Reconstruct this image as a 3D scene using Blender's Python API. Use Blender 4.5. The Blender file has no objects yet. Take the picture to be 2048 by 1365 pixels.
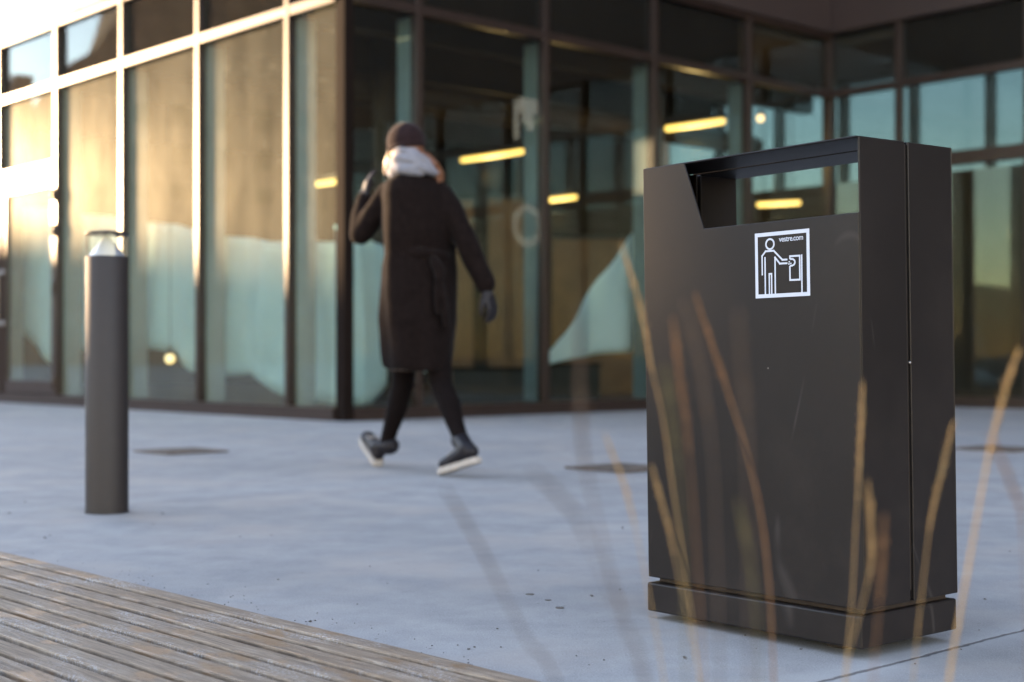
import bpy, bmesh, math, random
from mathutils import Vector, Matrix, noise
R = math.radians
random.seed(7)
S = bpy.context.scene
COL = S.collection

# ------------------------------------------------------------------ camera, sky, sun, exposure
EYE = 0.58                       # camera height above the paving
FPX, CX, HY = 2900.0, 1024.0, 712.0
cam_d = bpy.data.cameras.new('camera'); cam = bpy.data.objects.new('camera', cam_d); COL.objects.link(cam)
cam.location = (0, 0, EYE); cam.rotation_euler = (R(90), 0, 0)
cam_d.sensor_width = 36; cam_d.lens = FPX / 2048 * 36; cam_d.shift_y = (HY - 682.5) / 2048
cam_d.clip_end = 2000; cam_d.clip_start = 0.05
cam_d.dof.use_dof = True; cam_d.dof.focus_distance = 2.95; cam_d.dof.aperture_fstop = 2.8
S.camera = cam

SUN_A, SUN_EL = 30.0, 6.5        # sun to the left, 30 degrees behind the picture plane, low
sdir = Vector((-math.cos(R(SUN_A)) * math.cos(R(SUN_EL)), math.sin(R(SUN_A)) * math.cos(R(SUN_EL)), math.sin(R(SUN_EL))))
W = bpy.data.worlds.new('World'); S.world = W; W.use_nodes = True
nt = W.node_tree; sky = nt.nodes.new('ShaderNodeTexSky'); sky.sky_type = 'NISHITA'; sky.sun_disc = False
sky.sun_elevation = R(SUN_EL); sky.sun_rotation = math.atan2(sdir.x, sdir.y)
sky.dust_density = 0.0; sky.ozone_density = 1.1
wb = nt.nodes.new('ShaderNodeMix'); wb.data_type = 'RGBA'; wb.blend_type = 'MULTIPLY'; wb.inputs[0].default_value = 1; wb.inputs[7].default_value = (1.24, 0.97, 0.95, 1)
nt.links.new(sky.outputs[0], wb.inputs[6]); nt.links.new(wb.outputs[2], nt.nodes['Background'].inputs[0]); nt.nodes['Background'].inputs[1].default_value = 0.15
sl = bpy.data.lights.new('sun', 'SUN'); sl.energy = 3.0; sl.angle = R(0.5); sl.color = (1, 0.66, 0.36)
so = bpy.data.objects.new('sun', sl); COL.objects.link(so); so.rotation_euler = sdir.to_track_quat('Z', 'Y').to_euler(); so.location = (-20, 10, 12)
S.view_settings.view_transform = 'Standard'; S.view_settings.look = 'None'
S.view_settings.exposure = 3.25; S.view_settings.gamma = 1
S.render.engine = 'CYCLES'
S.cycles.transparent_max_bounces = 20; S.cycles.max_bounces = 8; S.cycles.caustics_reflective = False; S.cycles.caustics_refractive = False
S.cycles.sample_clamp_indirect = 6

# ------------------------------------------------------------------ helpers
def pt(px, py, depth):
    "point in the world seen at (px, py) of the photograph, at this distance in front of the camera"
    return Vector(((px - CX) / FPX * depth, depth, EYE + (HY - py) / FPX * depth))

def tag(o, label=None, cat=None, group=None, kind=None):
    for k, v in (('label', label), ('category', cat), ('group', group), ('kind', kind)):
        if v: o[k] = v
    return o

def empty(name, loc=(0, 0, 0), rz=0, label=None, cat=None, group=None):
    o = bpy.data.objects.new(name, None); COL.objects.link(o); o.empty_display_size = 0.2
    o.location = loc; o.rotation_euler = (0, 0, rz); return tag(o, label, cat, group)

def link(name, me, mat, parent=None):
    o = bpy.data.objects.new(name, me); COL.objects.link(o)
    if mat and not me.materials: me.materials.append(mat)
    if parent: o.parent = parent
    return o

def obj(name, bm, mat, parent=None, smooth=False, bevel=0, seg=2):
    me = bpy.data.meshes.new(name); bm.normal_update(); bm.to_mesh(me); bm.free()
    if smooth:
        for p in me.polygons: p.use_smooth = True
    o = link(name, me, mat, parent)
    if bevel:
        b = o.modifiers.new('bevel', 'BEVEL'); b.width = bevel; b.segments = seg; b.limit_method = 'ANGLE'; b.angle_limit = R(40)
    return o

def box(bm, x0, x1, y0, y1, z0, z1):
    v = [bm.verts.new(p) for p in ((x0,y0,z0),(x1,y0,z0),(x1,y1,z0),(x0,y1,z0),(x0,y0,z1),(x1,y0,z1),(x1,y1,z1),(x0,y1,z1))]
    for f in ((0,3,2,1),(4,5,6,7),(0,1,5,4),(1,2,6,5),(2,3,7,6),(3,0,4,7)): bm.faces.new([v[i] for i in f])
def bx(*a):
    bm = bmesh.new(); box(bm, *a); return bm

def extrude(bm, pts, vec):
    "closed prism from a planar outline"
    a = [bm.verts.new(p) for p in pts]; b = [bm.verts.new(Vector(p) + Vector(vec)) for p in pts]
    bm.faces.new(a[::-1]); bm.faces.new(b); n = len(a)
    for i in range(n): bm.faces.new((a[i], a[(i+1) % n], b[(i+1) % n], b[i]))

def rings(bm, rr, cap=True):
    vs = [[bm.verts.new(p) for p in r] for r in rr]; n = len(rr[0])
    for a, b in zip(vs, vs[1:]):
        for i in range(n): bm.faces.new((a[i], a[(i+1) % n], b[(i+1) % n], b[i]))
    if cap: bm.faces.new(vs[0][::-1]); bm.faces.new(vs[-1])

def lathe(bm, prof, n=48, c=(0, 0, 0)):
    rings(bm, [[(c[0] + r*math.cos(2*math.pi*i/n), c[1] + r*math.sin(2*math.pi*i/n), c[2] + z) for i in range(n)] for r, z in prof])

def tube(bm, pts, rads, n=10, ends=True):
    pts = [Vector(p) for p in pts]
    if not hasattr(rads, '__len__'): rads = [rads] * len(pts)
    P, Q = list(pts), list(rads)
    if ends:
        d0 = (pts[0] - pts[1]).normalized(); d1 = (pts[-1] - pts[-2]).normalized()
        for k in (0.55, 0.9): 
            P.insert(0, pts[0] + d0 * rads[0] * k); Q.insert(0, rads[0] * math.sqrt(1 - k*k))
            P.append(pts[-1] + d1 * rads[-1] * k); Q.append(rads[-1] * math.sqrt(1 - k*k))
    rr = []; ref = Vector((0.31, 0.17, 0.93))
    for i, p in enumerate(P):
        t = (P[min(i+1, len(P)-1)] - P[max(i-1, 0)]).normalized()
        u = ref - t * ref.dot(t)
        if u.length < 1e-3: u = Vector((1, 0, 0)) - t * t.x
        u.normalize(); ref = u; w = t.cross(u)
        rr.append([p + (u*math.cos(2*math.pi*k/n) + w*math.sin(2*math.pi*k/n)) * Q[i] for k in range(n)])
    rings(bm, rr)

def ellipsoid(bm, c, r, rot=None, n=16):
    m = Matrix.Translation(c) @ (rot.to_4x4() if rot else Matrix.Identity(4)) @ Matrix.Diagonal((*r, 1))
    bmesh.ops.create_uvsphere(bm, u_segments=n, v_segments=n*2//3, radius=1, matrix=m)

def fuse(name, bm, mat, parent, voxel, smooth=3):
    "melt overlapping shapes into one continuous surface"
    me = bpy.data.meshes.new(name); bmesh.ops.recalc_face_normals(bm, faces=bm.faces); bm.to_mesh(me); bm.free()
    t = bpy.data.objects.new('tmp', me); COL.objects.link(t)
    m = t.modifiers.new('r', 'REMESH'); m.mode = 'VOXEL'; m.voxel_size = voxel; m.use_smooth_shade = True
    if smooth:
        s = t.modifiers.new('s', 'SMOOTH'); s.iterations = smooth; s.factor = 0.6
    dg = bpy.context.evaluated_depsgraph_get()
    out = bpy.data.meshes.new_from_object(t.evaluated_get(dg)); bpy.data.objects.remove(t); bpy.data.meshes.remove(me)
    out.materials.clear()
    for p in out.polygons: p.use_smooth = True
    return link(name, out, mat, parent)

# ------------------------------------------------------------------ materials
class N:
    def __init__(s, name):
        s.m = bpy.data.materials.new(name); s.m.use_nodes = True; s.t = s.m.node_tree
        s.b = s.t.nodes['Principled BSDF']; s.out = s.t.nodes['Material Output']
        s.co = s.t.nodes.new('ShaderNodeTexCoord').outputs['Object']
    def n(s, typ, **k):
        x = s.t.nodes.new('ShaderNode' + typ)
        for a, v in k.items(): setattr(x, a, v)
        return x
    def l(s, a, b): s.t.links.new(a, b)
    def scale(s, v, co=None, rot=None):
        x = s.n('Mapping'); x.inputs['Scale'].default_value = v
        if rot: x.inputs['Rotation'].default_value = rot
        s.l(co or s.co, x.inputs[0]); return x.outputs[0]
    def noise(s, sc, det=4, co=None, rough=0.55, dist=0):
        x = s.n('TexNoise'); x.inputs['Scale'].default_value = sc; x.inputs['Detail'].default_value = det
        x.inputs['Roughness'].default_value = rough; x.inputs['Distortion'].default_value = dist
        s.l(co or s.co, x.inputs['Vector']); return x.outputs['Fac']
    def ramp(s, f, stops):
        x = s.n('ValToRGB'); e = x.color_ramp.elements
        while len(e) < len(stops): e.new(0.5)
        for q, (p, c) in zip(e, stops):
            q.position = p; q.color = (c, c, c, 1) if not hasattr(c, '__len__') else (*c[:3], 1)
        s.l(f, x.inputs[0]); return x.outputs[0]
    def mix(s, f, a, b, mode='MIX'):
        x = s.n('Mix', data_type='RGBA', blend_type=mode)
        for i, v in ((0, f), (6, a), (7, b)):
            if hasattr(v, 'links'): s.l(v, x.inputs[i])
            else: x.inputs[i].default_value = v if i == 0 else (*v[:3], 1)
        return x.outputs[2]
    def math(s, op, a, b=0, c=0):
        x = s.n('Math', operation=op)
        for i, v in enumerate((a, b, c)):
            if hasattr(v, 'links'): s.l(v, x.inputs[i])
            else: x.inputs[i].default_value = v
        return x.outputs[0]
    def bump(s, h, strength=0.3, dist=0.01):
        x = s.n('Bump'); x.inputs['Strength'].default_value = strength; x.inputs['Distance'].default_value = dist
        s.l(h, x.inputs['Height']); s.l(x.outputs[0], s.b.inputs['Normal'])
    def set(s, **k):
        for a, v in k.items():
            i = s.b.inputs[a.replace('_', ' ')]
            if hasattr(v, 'links'): s.l(v, i)
            else: i.default_value = (*v[:3], 1) if hasattr(v, '__len__') else v
        return s

def simple(name, col, rough=0.6, metal=0, var=0.25, sc=12, bump=0.0, bsc=200, spec=0.5, sheen=0):
    q = N(name); f = q.noise(sc, 5)
    c = q.mix(q.ramp(f, ((0.3, 0), (0.7, 1))), [x*(1-var) for x in col], [x*(1+var) for x in col])
    q.set(Base_Color=c, Roughness=rough, Metallic=metal, Specular_IOR_Level=spec)
    if sheen: q.set(Sheen_Weight=sheen, Sheen_Roughness=0.35)
    if bump: q.bump(q.noise(bsc, 3), bump, 0.002)
    return q.m

def m_concrete():
    q = N('concrete paving')
    grain = q.noise(260, 3, rough=0.8); big = q.noise(0.6, 5); mid = q.noise(5, 6, rough=0.65); fine = q.noise(110, 4, rough=0.7)
    streak = q.noise(3.0, 6, co=q.scale((3, 1.2, 1), rot=(0, 0, R(75))), rough=0.7)
    c = q.mix(q.ramp(big, ((0.3, 0), (0.7, 1))), (0.25, 0.243, 0.238), (0.375, 0.362, 0.35))
    c = q.mix(q.ramp(mid, ((0.38, 0), (0.68, 0.8))), c, (0.225, 0.22, 0.222))
    c = q.mix(q.ramp(streak, ((0.5, 0), (0.75, 0.25))), c, (0.42, 0.42, 0.42))
    c = q.mix(q.ramp(fine, ((0.30, 0.5), (0.45, 0))), c, (0.17, 0.165, 0.165))
    c = q.mix(q.ramp(grain, ((0.35, 0.55), (0.5, 0))), c, (0.15, 0.145, 0.145))
    c = q.mix(q.ramp(grain, ((0.55, 0), (0.68, 0.5))), c, (0.55, 0.54, 0.53))
    warm = q.ramp(q.noise(1.7, 5, rough=0.6), ((0.48, 0), (0.65, 0.6)))
    c = q.mix(warm, c, (0.37, 0.325, 0.29))
    # small dark pits and flecks
    v = q.n('TexVoronoi'); v.inputs['Scale'].default_value = 16; q.l(q.co, v.inputs['Vector'])
    sel = q.ramp(q.noise(2.3, 3), ((0.5, 0), (0.62, 1)))
    sp = q.math('MULTIPLY', q.ramp(v.outputs['Distance'], ((0.035, 1), (0.075, 0))), sel)
    c = q.mix(q.math('MULTIPLY', sp, 0.75), c, (0.09, 0.07, 0.06))
    # joints between slabs, parallel to the glass fronts
    m = q.n('Mapping'); m.inputs['Rotation'].default_value = (0, 0, -R(42.37))
    q.l(q.co, m.inputs[0])
    wob = q.n('TexNoise'); wob.inputs['Scale'].default_value = 22; wob.inputs['Detail'].default_value = 6; q.l(q.co, wob.inputs['Vector'])
    xyz = q.n('SeparateXYZ'); q.l(m.outputs[0], xyz.inputs[0])
    def joint(coord, first, step):
        u = q.math('ADD', coord, q.math('MULTIPLY', q.math('SUBTRACT', wob.outputs['Fac'], 0.5), 0.022))
        u = q.math('SUBTRACT', q.math('PINGPONG', q.math('SUBTRACT', u, first), step/2), 0)
        return u
    jd = joint(xyz.outputs[1], 1.535, 3.8); jd2 = joint(xyz.outputs[0], 5.0, 3.8*2)
    d = q.math('MINIMUM', jd, jd2)
    j = q.ramp(q.math('MULTIPLY', d, 20), ((0.06, 1), (0.15, 0)))
    halo = q.ramp(q.math('MULTIPLY', d, 10), ((0.1, 0.4), (0.9, 0)))
    c = q.mix(halo, c, (0.42, 0.42, 0.42))
    c = q.mix(q.math('MULTIPLY', j, 0.8), c, (0.07, 0.062, 0.058))
    q.set(Base_Color=c, Roughness=q.ramp(mid, ((0.3, 0.62), (0.8, 0.85))), Specular_IOR_Level=0.45)
    h = q.math('SUBTRACT', q.math('ADD', q.math('MULTIPLY', fine, 0.25), q.math('MULTIPLY', mid, 0.5)), q.math('MULTIPLY', j, 2.0))
    q.bump(h, 0.4, 0.004); return q.m

def m_deck():
    q = N('weathered deck boards'); P = 0.066
    xyz = q.n('SeparateXYZ'); q.l(q.co, xyz.inputs[0])
    idx = q.math('FLOOR', q.math('DIVIDE', xyz.outputs[1], P))
    wn = q.n('TexWhiteNoise', noise_dimensions='1D'); q.l(idx, wn.inputs['W'])
    sh = q.math('MULTIPLY', wn.outputs['Value'], 40)
    cm = q.n('CombineXYZ'); q.l(q.math('ADD', xyz.outputs[0], sh), cm.inputs[0]); q.l(xyz.outputs[1], cm.inputs[1]); q.l(sh, cm.inputs[2])
    g = q.noise(5, 7, co=q.scale((1.2, 26, 1), cm.outputs[0]), rough=0.7, dist=1.2)
    g2 = q.noise(9, 5, co=q.scale((1.0, 60, 1), cm.outputs[0]), rough=0.6, dist=0.5)
    c = q.ramp(g, ((0.28, (0.10, 0.066, 0.042)), (0.5, (0.23, 0.165, 0.11)), (0.72, (0.42, 0.335, 0.25))))
    c = q.mix(q.math('MULTIPLY', wn.outputs['Value'], 0.3), c, (0.27, 0.23, 0.18))
    c = q.mix(q.ramp(g2, ((0.34, 0.9), (0.50, 0))), c, (0.10, 0.075, 0.055))
    wet = q.ramp(q.noise(5.5, 6, co=q.scale((1.0, 1.9, 1)), rough=0.65), ((0.55, 0), (0.60, 1)))
    c = q.mix(q.math('MULTIPLY', wet, 0.75), c, (0.20, 0.125, 0.07))
    fr = q.math('MULTIPLY', q.ramp(q.noise(2.6, 5, co=q.scale((0.8, 2.2, 1)), rough=0.7), ((0.50, 0), (0.70, 1))),
                q.ramp(q.noise(170, 3, rough=0.8), ((0.48, 0), (0.62, 1))))
    fr = q.math('MULTIPLY', fr, q.math('SUBTRACT', 1, wet))
    c = q.mix(q.math('MULTIPLY', fr, 0.9), c, (0.58, 0.57, 0.58))
    q.set(Base_Color=c, Roughness=q.math('SUBTRACT', 0.75, q.math('MULTIPLY', wet, 0.35)))
    q.bump(q.math('ADD', g2, q.math('MULTIPLY', fr, 0.6)), 0.5, 0.003); return q.m

def m_glass(name, tint, fac_ior, dust, dust_col=(0.55, 0.5, 0.42), dust_r=0.24, film=0.04):
    q = N(name); q.t.nodes.remove(q.b)
    tr = q.n('BsdfTransparent'); tr.inputs[0].default_value = (*tint, 1)
    gl = q.n('BsdfGlossy'); gl.inputs['Roughness'].default_value = 0.012; gl.inputs[0].default_value = (0.93, 0.97, 1, 1)
    rg = q.n('BsdfGlossy'); rg.inputs['Roughness'].default_value = dust_r; rg.inputs[0].default_value = (*dust_col, 1)
    df = q.n('BsdfDiffuse'); df.inputs[0].default_value = (0.78, 0.70, 0.52, 1)
    ge = q.n('NewGeometry'); dp = q.n('VectorMath', operation='DOT_PRODUCT'); q.l(ge.outputs['Incoming'], dp.inputs[0]); q.l(ge.outputs['True Normal'], dp.inputs[1])
    f0 = ((fac_ior-1)/(fac_ior+1))**2
    sch = q.math('ADD', q.math('MULTIPLY', q.math('POWER', q.math('SUBTRACT', 1, q.math('ABSOLUTE', dp.outputs['Value'])), 5), 1-f0), f0)
    # slight waviness of the panes
    bp = q.n('Bump'); bp.inputs['Strength'].default_value = 0.05; bp.inputs['Distance'].default_value = 0.02
    q.l(q.noise(0.7, 1), bp.inputs['Height']); q.l(bp.outputs[0], gl.inputs['Normal'])
    m1 = q.n('MixShader'); q.l(sch, m1.inputs[0]); q.l(tr.outputs[0], m1.inputs[1]); q.l(gl.outputs[0], m1.inputs[2])
    dn = q.ramp(q.noise(2.2, 6, co=q.scale((1, 1, 0.45)), rough=0.7), ((0.3, 0.45), (0.75, 1)))
    v = q.n('TexVoronoi'); v.inputs['Scale'].default_value = 7; q.l(q.co, v.inputs['Vector'])
    spk = q.ramp(v.outputs['Distance'], ((0.05, 1), (0.09, 0)))
    m2 = q.n('MixShader'); q.l(q.math('MULTIPLY', dn, dust), m2.inputs[0]); q.l(m1.outputs[0], m2.inputs[1]); q.l(rg.outputs[0], m2.inputs[2])
    m3 = q.n('MixShader'); q.l(q.math('ADD', q.math('MULTIPLY', dn, film), q.math('MULTIPLY', spk, film*5)), m3.inputs[0]); q.l(m2.outputs[0], m3.inputs[1]); q.l(df.outputs[0], m3.inputs[2])
    q.l(m3.outputs[0], q.out.inputs[0]); return q.m

def m_emit(name, col, s):
    q = N(name); q.set(Base_Color=(0.8, 0.8, 0.8), Emission_Color=col, Emission_Strength=s); return q.m

def m_cloth(name, col, trans=0.35):
    q = N(name); f = q.noise(3, 4)
    c = q.mix(f, [x*0.85 for x in col], [min(1, x*1.1) for x in col])
    q.t.nodes.remove(q.b); d = q.n('BsdfDiffuse'); t = q.n('BsdfTranslucent'); m = q.n('MixShader')
    q.l(c, d.inputs[0]); q.l(c, t.inputs[0]); m.inputs[0].default_value = trans
    q.l(d.outputs[0], m.inputs[1]); q.l(t.outputs[0], m.inputs[2]); q.l(m.outputs[0], q.out.inputs[0]); return q.m

def m_bin():
    q = N('dark powder coated steel')
    f = q.noise(2.5, 5, rough=0.6); sp = q.noise(900, 2, rough=0.8)
    c = q.mix(q.ramp(f, ((0.3, 0), (0.7, 1))), (0.0062, 0.0052, 0.0056), (0.009, 0.0076, 0.0080))
    c = q.mix(q.ramp(sp, ((0.3, 0), (0.8, 0.35))), c, (0.020, 0.016, 0.015))
    v = q.n('TexVoronoi'); v.inputs['Scale'].default_value = 14; q.l(q.co, v.inputs['Vector'])
    ch = q.math('MULTIPLY', q.ramp(v.outputs['Distance'], ((0.022, 1), (0.034, 0))), q.ramp(q.noise(4, 2), ((0.56, 0), (0.6, 1))))
    c = q.mix(q.math('MULTIPLY', ch, 0.5), c, (0.3, 0.28, 0.26))
    dst = q.math('MULTIPLY', q.ramp(q.noise(6, 6, rough=0.7), ((0.45, 0), (0.8, 0.5))), q.ramp(q.noise(1.4, 3), ((0.4, 0), (0.7, 1))))
    c = q.mix(dst, c, (0.035, 0.028, 0.025))
    # fine scratches
    s = q.n('TexNoise'); s.inputs['Scale'].default_value = 2.0; s.inputs['Detail'].default_value = 1; q.l(q.scale((1, 1, 0.4), rot=(0.4, 0.5, 0.3)), s.inputs['Vector'])
    ln = q.ramp(q.math('ABSOLUTE', q.math('SUBTRACT', s.outputs['Fac'], 0.47)), ((0.0002, 0.10), (0.0006, 0)))
    c = q.mix(q.math('MULTIPLY', ln, q.ramp(q.noise(5, 2), ((0.5, 0), (0.62, 1)))), c, (0.2, 0.18, 0.17))
    q.set(Base_Color=c, Roughness=q.ramp(f, ((0.2, 0.40), (0.8, 0.50))), Specular_IOR_Level=0.2, Coat_Weight=0.05, Coat_Roughness=0.22)
    q.bump(sp, 0.18, 0.0006); return q.m

M = dict(
    concrete=m_concrete(), deck=m_deck(), bin=m_bin(),
    frame=simple('bronze anodised frame', (0.022, 0.013, 0.011), 0.36, 0.2, 0.15, 3, spec=0.5),
    clad=simple('bronze cladding', (0.026, 0.016, 0.0145), 0.6, 0.1, 0.12, 1.5, spec=0.5),
    finShade=simple('window jamb with painted shade', (0.13, 0.165, 0.165), 0.6, 0, 0.1, 4),  # jamb paint of the sunlit front, with shade put into its colour
    gasket=simple('black gasket', (0.010, 0.007, 0.006), 0.85, 0, 0.1, 5, spec=0.05),
    fin=simple('pale window jamb', (0.30, 0.31, 0.30), 0.6, 0, 0.1, 4),
    glassL=m_glass('dusty sunlit glass', (0.80, 0.88, 0.87), 1.38, 0.006, (0.95, 0.9, 0.8), 0.27, 0.048),
    glassU=m_glass('clear upper glass', (0.80, 0.88, 0.87), 1.4, 0.0008, film=0.003),
    glassR=m_glass('shaded glass', (0.80, 0.86, 0.855), 1.45, 0.003, film=0.0002),
    glassD=m_glass('smoked glass', (0.27, 0.33, 0.35), 1.45, 0.003, film=0.0002),
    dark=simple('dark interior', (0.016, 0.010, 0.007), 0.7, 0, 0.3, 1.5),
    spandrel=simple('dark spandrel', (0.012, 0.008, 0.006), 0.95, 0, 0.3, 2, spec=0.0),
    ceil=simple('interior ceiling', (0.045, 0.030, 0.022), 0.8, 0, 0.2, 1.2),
    floor=simple('interior floor', (0.07, 0.05, 0.04), 0.5, 0, 0.2, 2),
    wood=simple('plywood partition', (0.15, 0.065, 0.018), 0.55, 0, 0.25, 2.5),
    sheetb=m_cloth('white dust sheet', (0.62, 0.72, 0.72), 0.3),
    lamp=m_emit('warm tube light', (1.0, 0.56, 0.10), 0.42), spot=m_emit('warm spot', (1, 0.6, 0.25), 0.5), dimspot=m_emit('dim yellow lamp', (1, .6, .2), 0.35), coolspot=m_emit('pale lamp', (0.7, 1, 0.75), 0.25),
    bollard=simple('bollard paint', (0.016, 0.012, 0.0115), 0.62, 0.0, 0.1, 20, bump=0.1, bsc=500),
    lens=m_glass('bollard lens', (0.95, 0.97, 0.98), 1.4, 0.002, film=0.0),
    cone=simple('white reflector', (0.5, 0.52, 0.58), 0.3, 0.4, 0.03, 10),
    white=simple('white vinyl', (0.50, 0.55, 0.66), 0.5, 0, 0.02, 30),
    drain=simple('cast iron', (0.10, 0.08, 0.068), 0.7, 0.1, 0.4, 30, bump=0.3),
    rubble=simple('grit', (0.10, 0.09, 0.085), 0.9, 0, 0.4, 40),
    brick=simple('brown brick', (0.22, 0.14, 0.10), 0.9, 0, 0.25, 0.8),
    hardware=simple('steel hardware', (0.35, 0.33, 0.32), 0.3, 0.8, 0.1, 20),
    coat=simple('black wool coat', (0.008, 0.0055, 0.0052), 0.95, 0, 0.3, 40, bump=0.4, bsc=350, spec=0.05, sheen=0.08),
    lining=simple('patterned hem', (0.05, 0.035, 0.03), 0.9, 0, 0.7, 60),
    legging=simple('dark leggings', (0.006, 0.0042, 0.0042), 0.85, 0, 0.2, 30, spec=0.06, sheen=0.03),
    hat=simple('dark knitted hat', (0.017, 0.010, 0.011), 0.95, 0, 0.3, 60, bump=0.5, bsc=250, spec=0.1, sheen=0.12),
    scarf=simple('pale scarf', (0.165, 0.17, 0.20), 0.9, 0, 0.15, 25, bump=0.4, bsc=200, sheen=0.3),
    hair=simple('reddish hair', (0.13, 0.05, 0.02), 0.5, 0, 0.4, 50, bump=0.5, bsc=200),
    skin=simple('skin', (0.55, 0.33, 0.25), 0.5, 0, 0.05, 20),
    leather=simple('black leather', (0.010, 0.009, 0.012), 0.5, 0, 0.2, 30, bump=0.15, bsc=120, spec=0.22),
    sole=simple('cream sole', (0.36, 0.33, 0.30), 0.6, 0, 0.1, 30),
    soil=simple('soil', (0.05, 0.035, 0.025), 0.95, 0, 0.4, 30, bump=0.5),
)
def m_straw(name, col):
    q = N(name); f = q.noise(60, 3); q.t.nodes.remove(q.b)
    c = q.mix(f, [x*0.6 for x in col], [min(1, x*1.35) for x in col])
    d = q.n('BsdfDiffuse'); t = q.n('BsdfTranslucent'); m = q.n('MixShader'); m.inputs[0].default_value = 0.45
    q.l(c, d.inputs[0]); q.l(c, t.inputs[0]); q.l(d.outputs[0], m.inputs[1]); q.l(t.outputs[0], m.inputs[2]); q.l(m.outputs[0], q.out.inputs[0]); return q.m
M['straw'] = m_straw('dry straw', (0.46, 0.35, 0.19)); M['rust'] = m_straw('rust straw', (0.27, 0.17, 0.10)); M['dun'] = m_straw('grey straw', (0.15, 0.12, 0.10)); M['green'] = m_straw('green stem', (0.18, 0.17, 0.09))

# ------------------------------------------------------------------ ground
bm = bmesh.new(); g = 400
for q in ((-g, -g), (g, -g), (g, g), (-g, g)): bm.verts.new((*q, 0))
bm.faces.new(bm.verts[:] if False else list(bm.verts)); tag(obj('pavement', bm, M['concrete']), 'pale grey concrete paving in large slabs', kind='structure')

# deck: boards run parallel to the left glass front
def deck():
    e = empty('wooden_deck', (-1.455, 4.125, 0), R(-47.63), 'low deck of narrow weathered boards dusted with frost in the bottom left corner', 'deck')
    bm = bmesh.new(); P = 0.066
    for i in range(34):
        y1 = -i*P; y0 = y1 - 0.0490; x = -3.2; 
        zt = 0.025 + random.uniform(-0.0006, 0.0006); r = 0.004
        prof = [(y0, 0.006), (y1, 0.006), (y1, zt - r), (y1 - r*0.3, zt - r*0.3), (y1 - r, zt), (y0 + r, zt), (y0 + r*0.3, zt - r*0.3), (y0, zt - r)]
        extrude(bm, [(x, a, b) for a, b in prof], (8.5, 0, 0))
    obj('boards', bm, M['deck'], e)
    obj('base', bx(-3.2, 5.3, -34*P, 0.0, 0.0015, 0.004), M['dark'], e)  # dark sheet added under the boards to paint shade into the gaps
deck()

# grit and crumbs lying about
bm = bmesh.new()
def crumb(px, py, s, flat=0.6):
    d = FPX * EYE / (py - HY); p = pt(px, py, d)
    m = Matrix.Translation((p.x, p.y, s*flat*0.5)) @ Matrix.Rotation(random.uniform(0, 6), 4, 'Z') @ Matrix.Diagonal((s*random.uniform(0.6, 1.2), s*.7, s*flat*.7, 1))
    r = bmesh.ops.create_icosphere(bm, subdivisions=1, radius=0.5, matrix=m)
    for v in r['verts']: v.co += Vector([random.uniform(-1, 1)*s*0.12 for _ in range(3)])
for px, py, s in ((556,1161,.008),(620,1245,.009),(630,1243,.007),(668,1282,.007),(1183,1194,.010),(715,1210,.006),(480,1075,.006),(1370,1318,.010),(665,1240,.006),
                  (775,1168,.005),(190,1026,.010),(325,1029,.010),(50,1006,.012),(19,1028,.011),(90,1078,.011),(100,1072,.008),(543,1072,.008),(740,1134,.006),(915,1292,.006),
                  (938,1300,.007),(949,1296,.006),(1002,1296,.006),(995,1259,.006),(1208,1322,.006),(1240,1181,.008),(1490,1272,.006),(1602,1300,.006),(1970,1200,.008),(2020,1105,.009),(1830,1330,.006),(305,1049,.007),(1245,1058,.012)):
    crumb(px, py, s)
for _ in range(150):
    # a band of crumbs along the deck edge, and a scatter
    if random.random() < 0.6: t = random.random(); px = 60 + 960*t; py = 1102 + 263*px/1020 - random.expovariate(1/14) - 4
    else: px = random.uniform(0, 2048); py = random.uniform(1000, 1360)
    if py > 1102 + 263*px/1020 - 3: continue
    crumb(px, py, random.uniform(.0015, .005))
tag(obj('grit', bm, M['rubble']), 'dark grit and crumbs scattered over the paving', kind='stuff')
for n_, (px, py, s) in enumerate(((1061, 1190, .022), (1117, 1217, .025), (1095, 1202, .016))):
    d = FPX*EYE/(py-HY); p = pt(px, py, d); bm = bmesh.new()
    k = 9; extrude(bm, [(s*math.cos(2*math.pi*i/k)*random.uniform(.2, .6), s*math.sin(2*math.pi*i/k)*random.uniform(.15, .4), 0.0) for i in range(k)], (0, 0, 0.0018))
    o = obj('fallen_leaf', bm, M['rubble']); o.location = (p.x, p.y, 0.001)
    tag(o, ['flat brown leaf scrap on the paving, leftmost of three left of the litter bin', 'largest brown leaf scrap on the paving, nearest the camera of three', 'smallest brown leaf scrap on the paving, middle of three left of the bin'][n_], 'leaf', 'leaf scraps on the paving')

# drain gratings, turned parallel to the building
def drain(x, y, label, s=0.41):
    e = empty('drain_grate', (x, y, 0), R(42.37), label, 'drain', 'drain gratings in the paving')
    h = s/2; bm = bmesh.new()
    box(bm, -h, h, -h, -h+.03, .003, .012); box(bm, -h, h, h-.03, h, .003, .012); box(bm, -h, -h+.03, -h+.03, h-.03, .003, .012); box(bm, h-.03, h, -h+.03, h-.03, .003, .012)
    obj('frame', bm, M['drain'], e)
    obj('pit', bx(-h+.03, h-.03, -h+.03, h-.03, .001, .004), M['spandrel'], e)
    bm = bmesh.new()
    for i in range(8):
        a = -h + .06 + i*(s-.12)/7; box(bm, a-.012, a+.012, -h+.03, h-.03, .005, .011)
    obj('bars', bm, M['drain'], e)
drain(-1.99, 8.72, 'dark square drain grating in the paving just right of the bollard')
drain(0.56, 7.42, 'dark drain grating partly hidden behind the left side of the litter bin')
drain(3.0, 8.95, 'dark drain grating at the right edge behind the litter bin')

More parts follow.
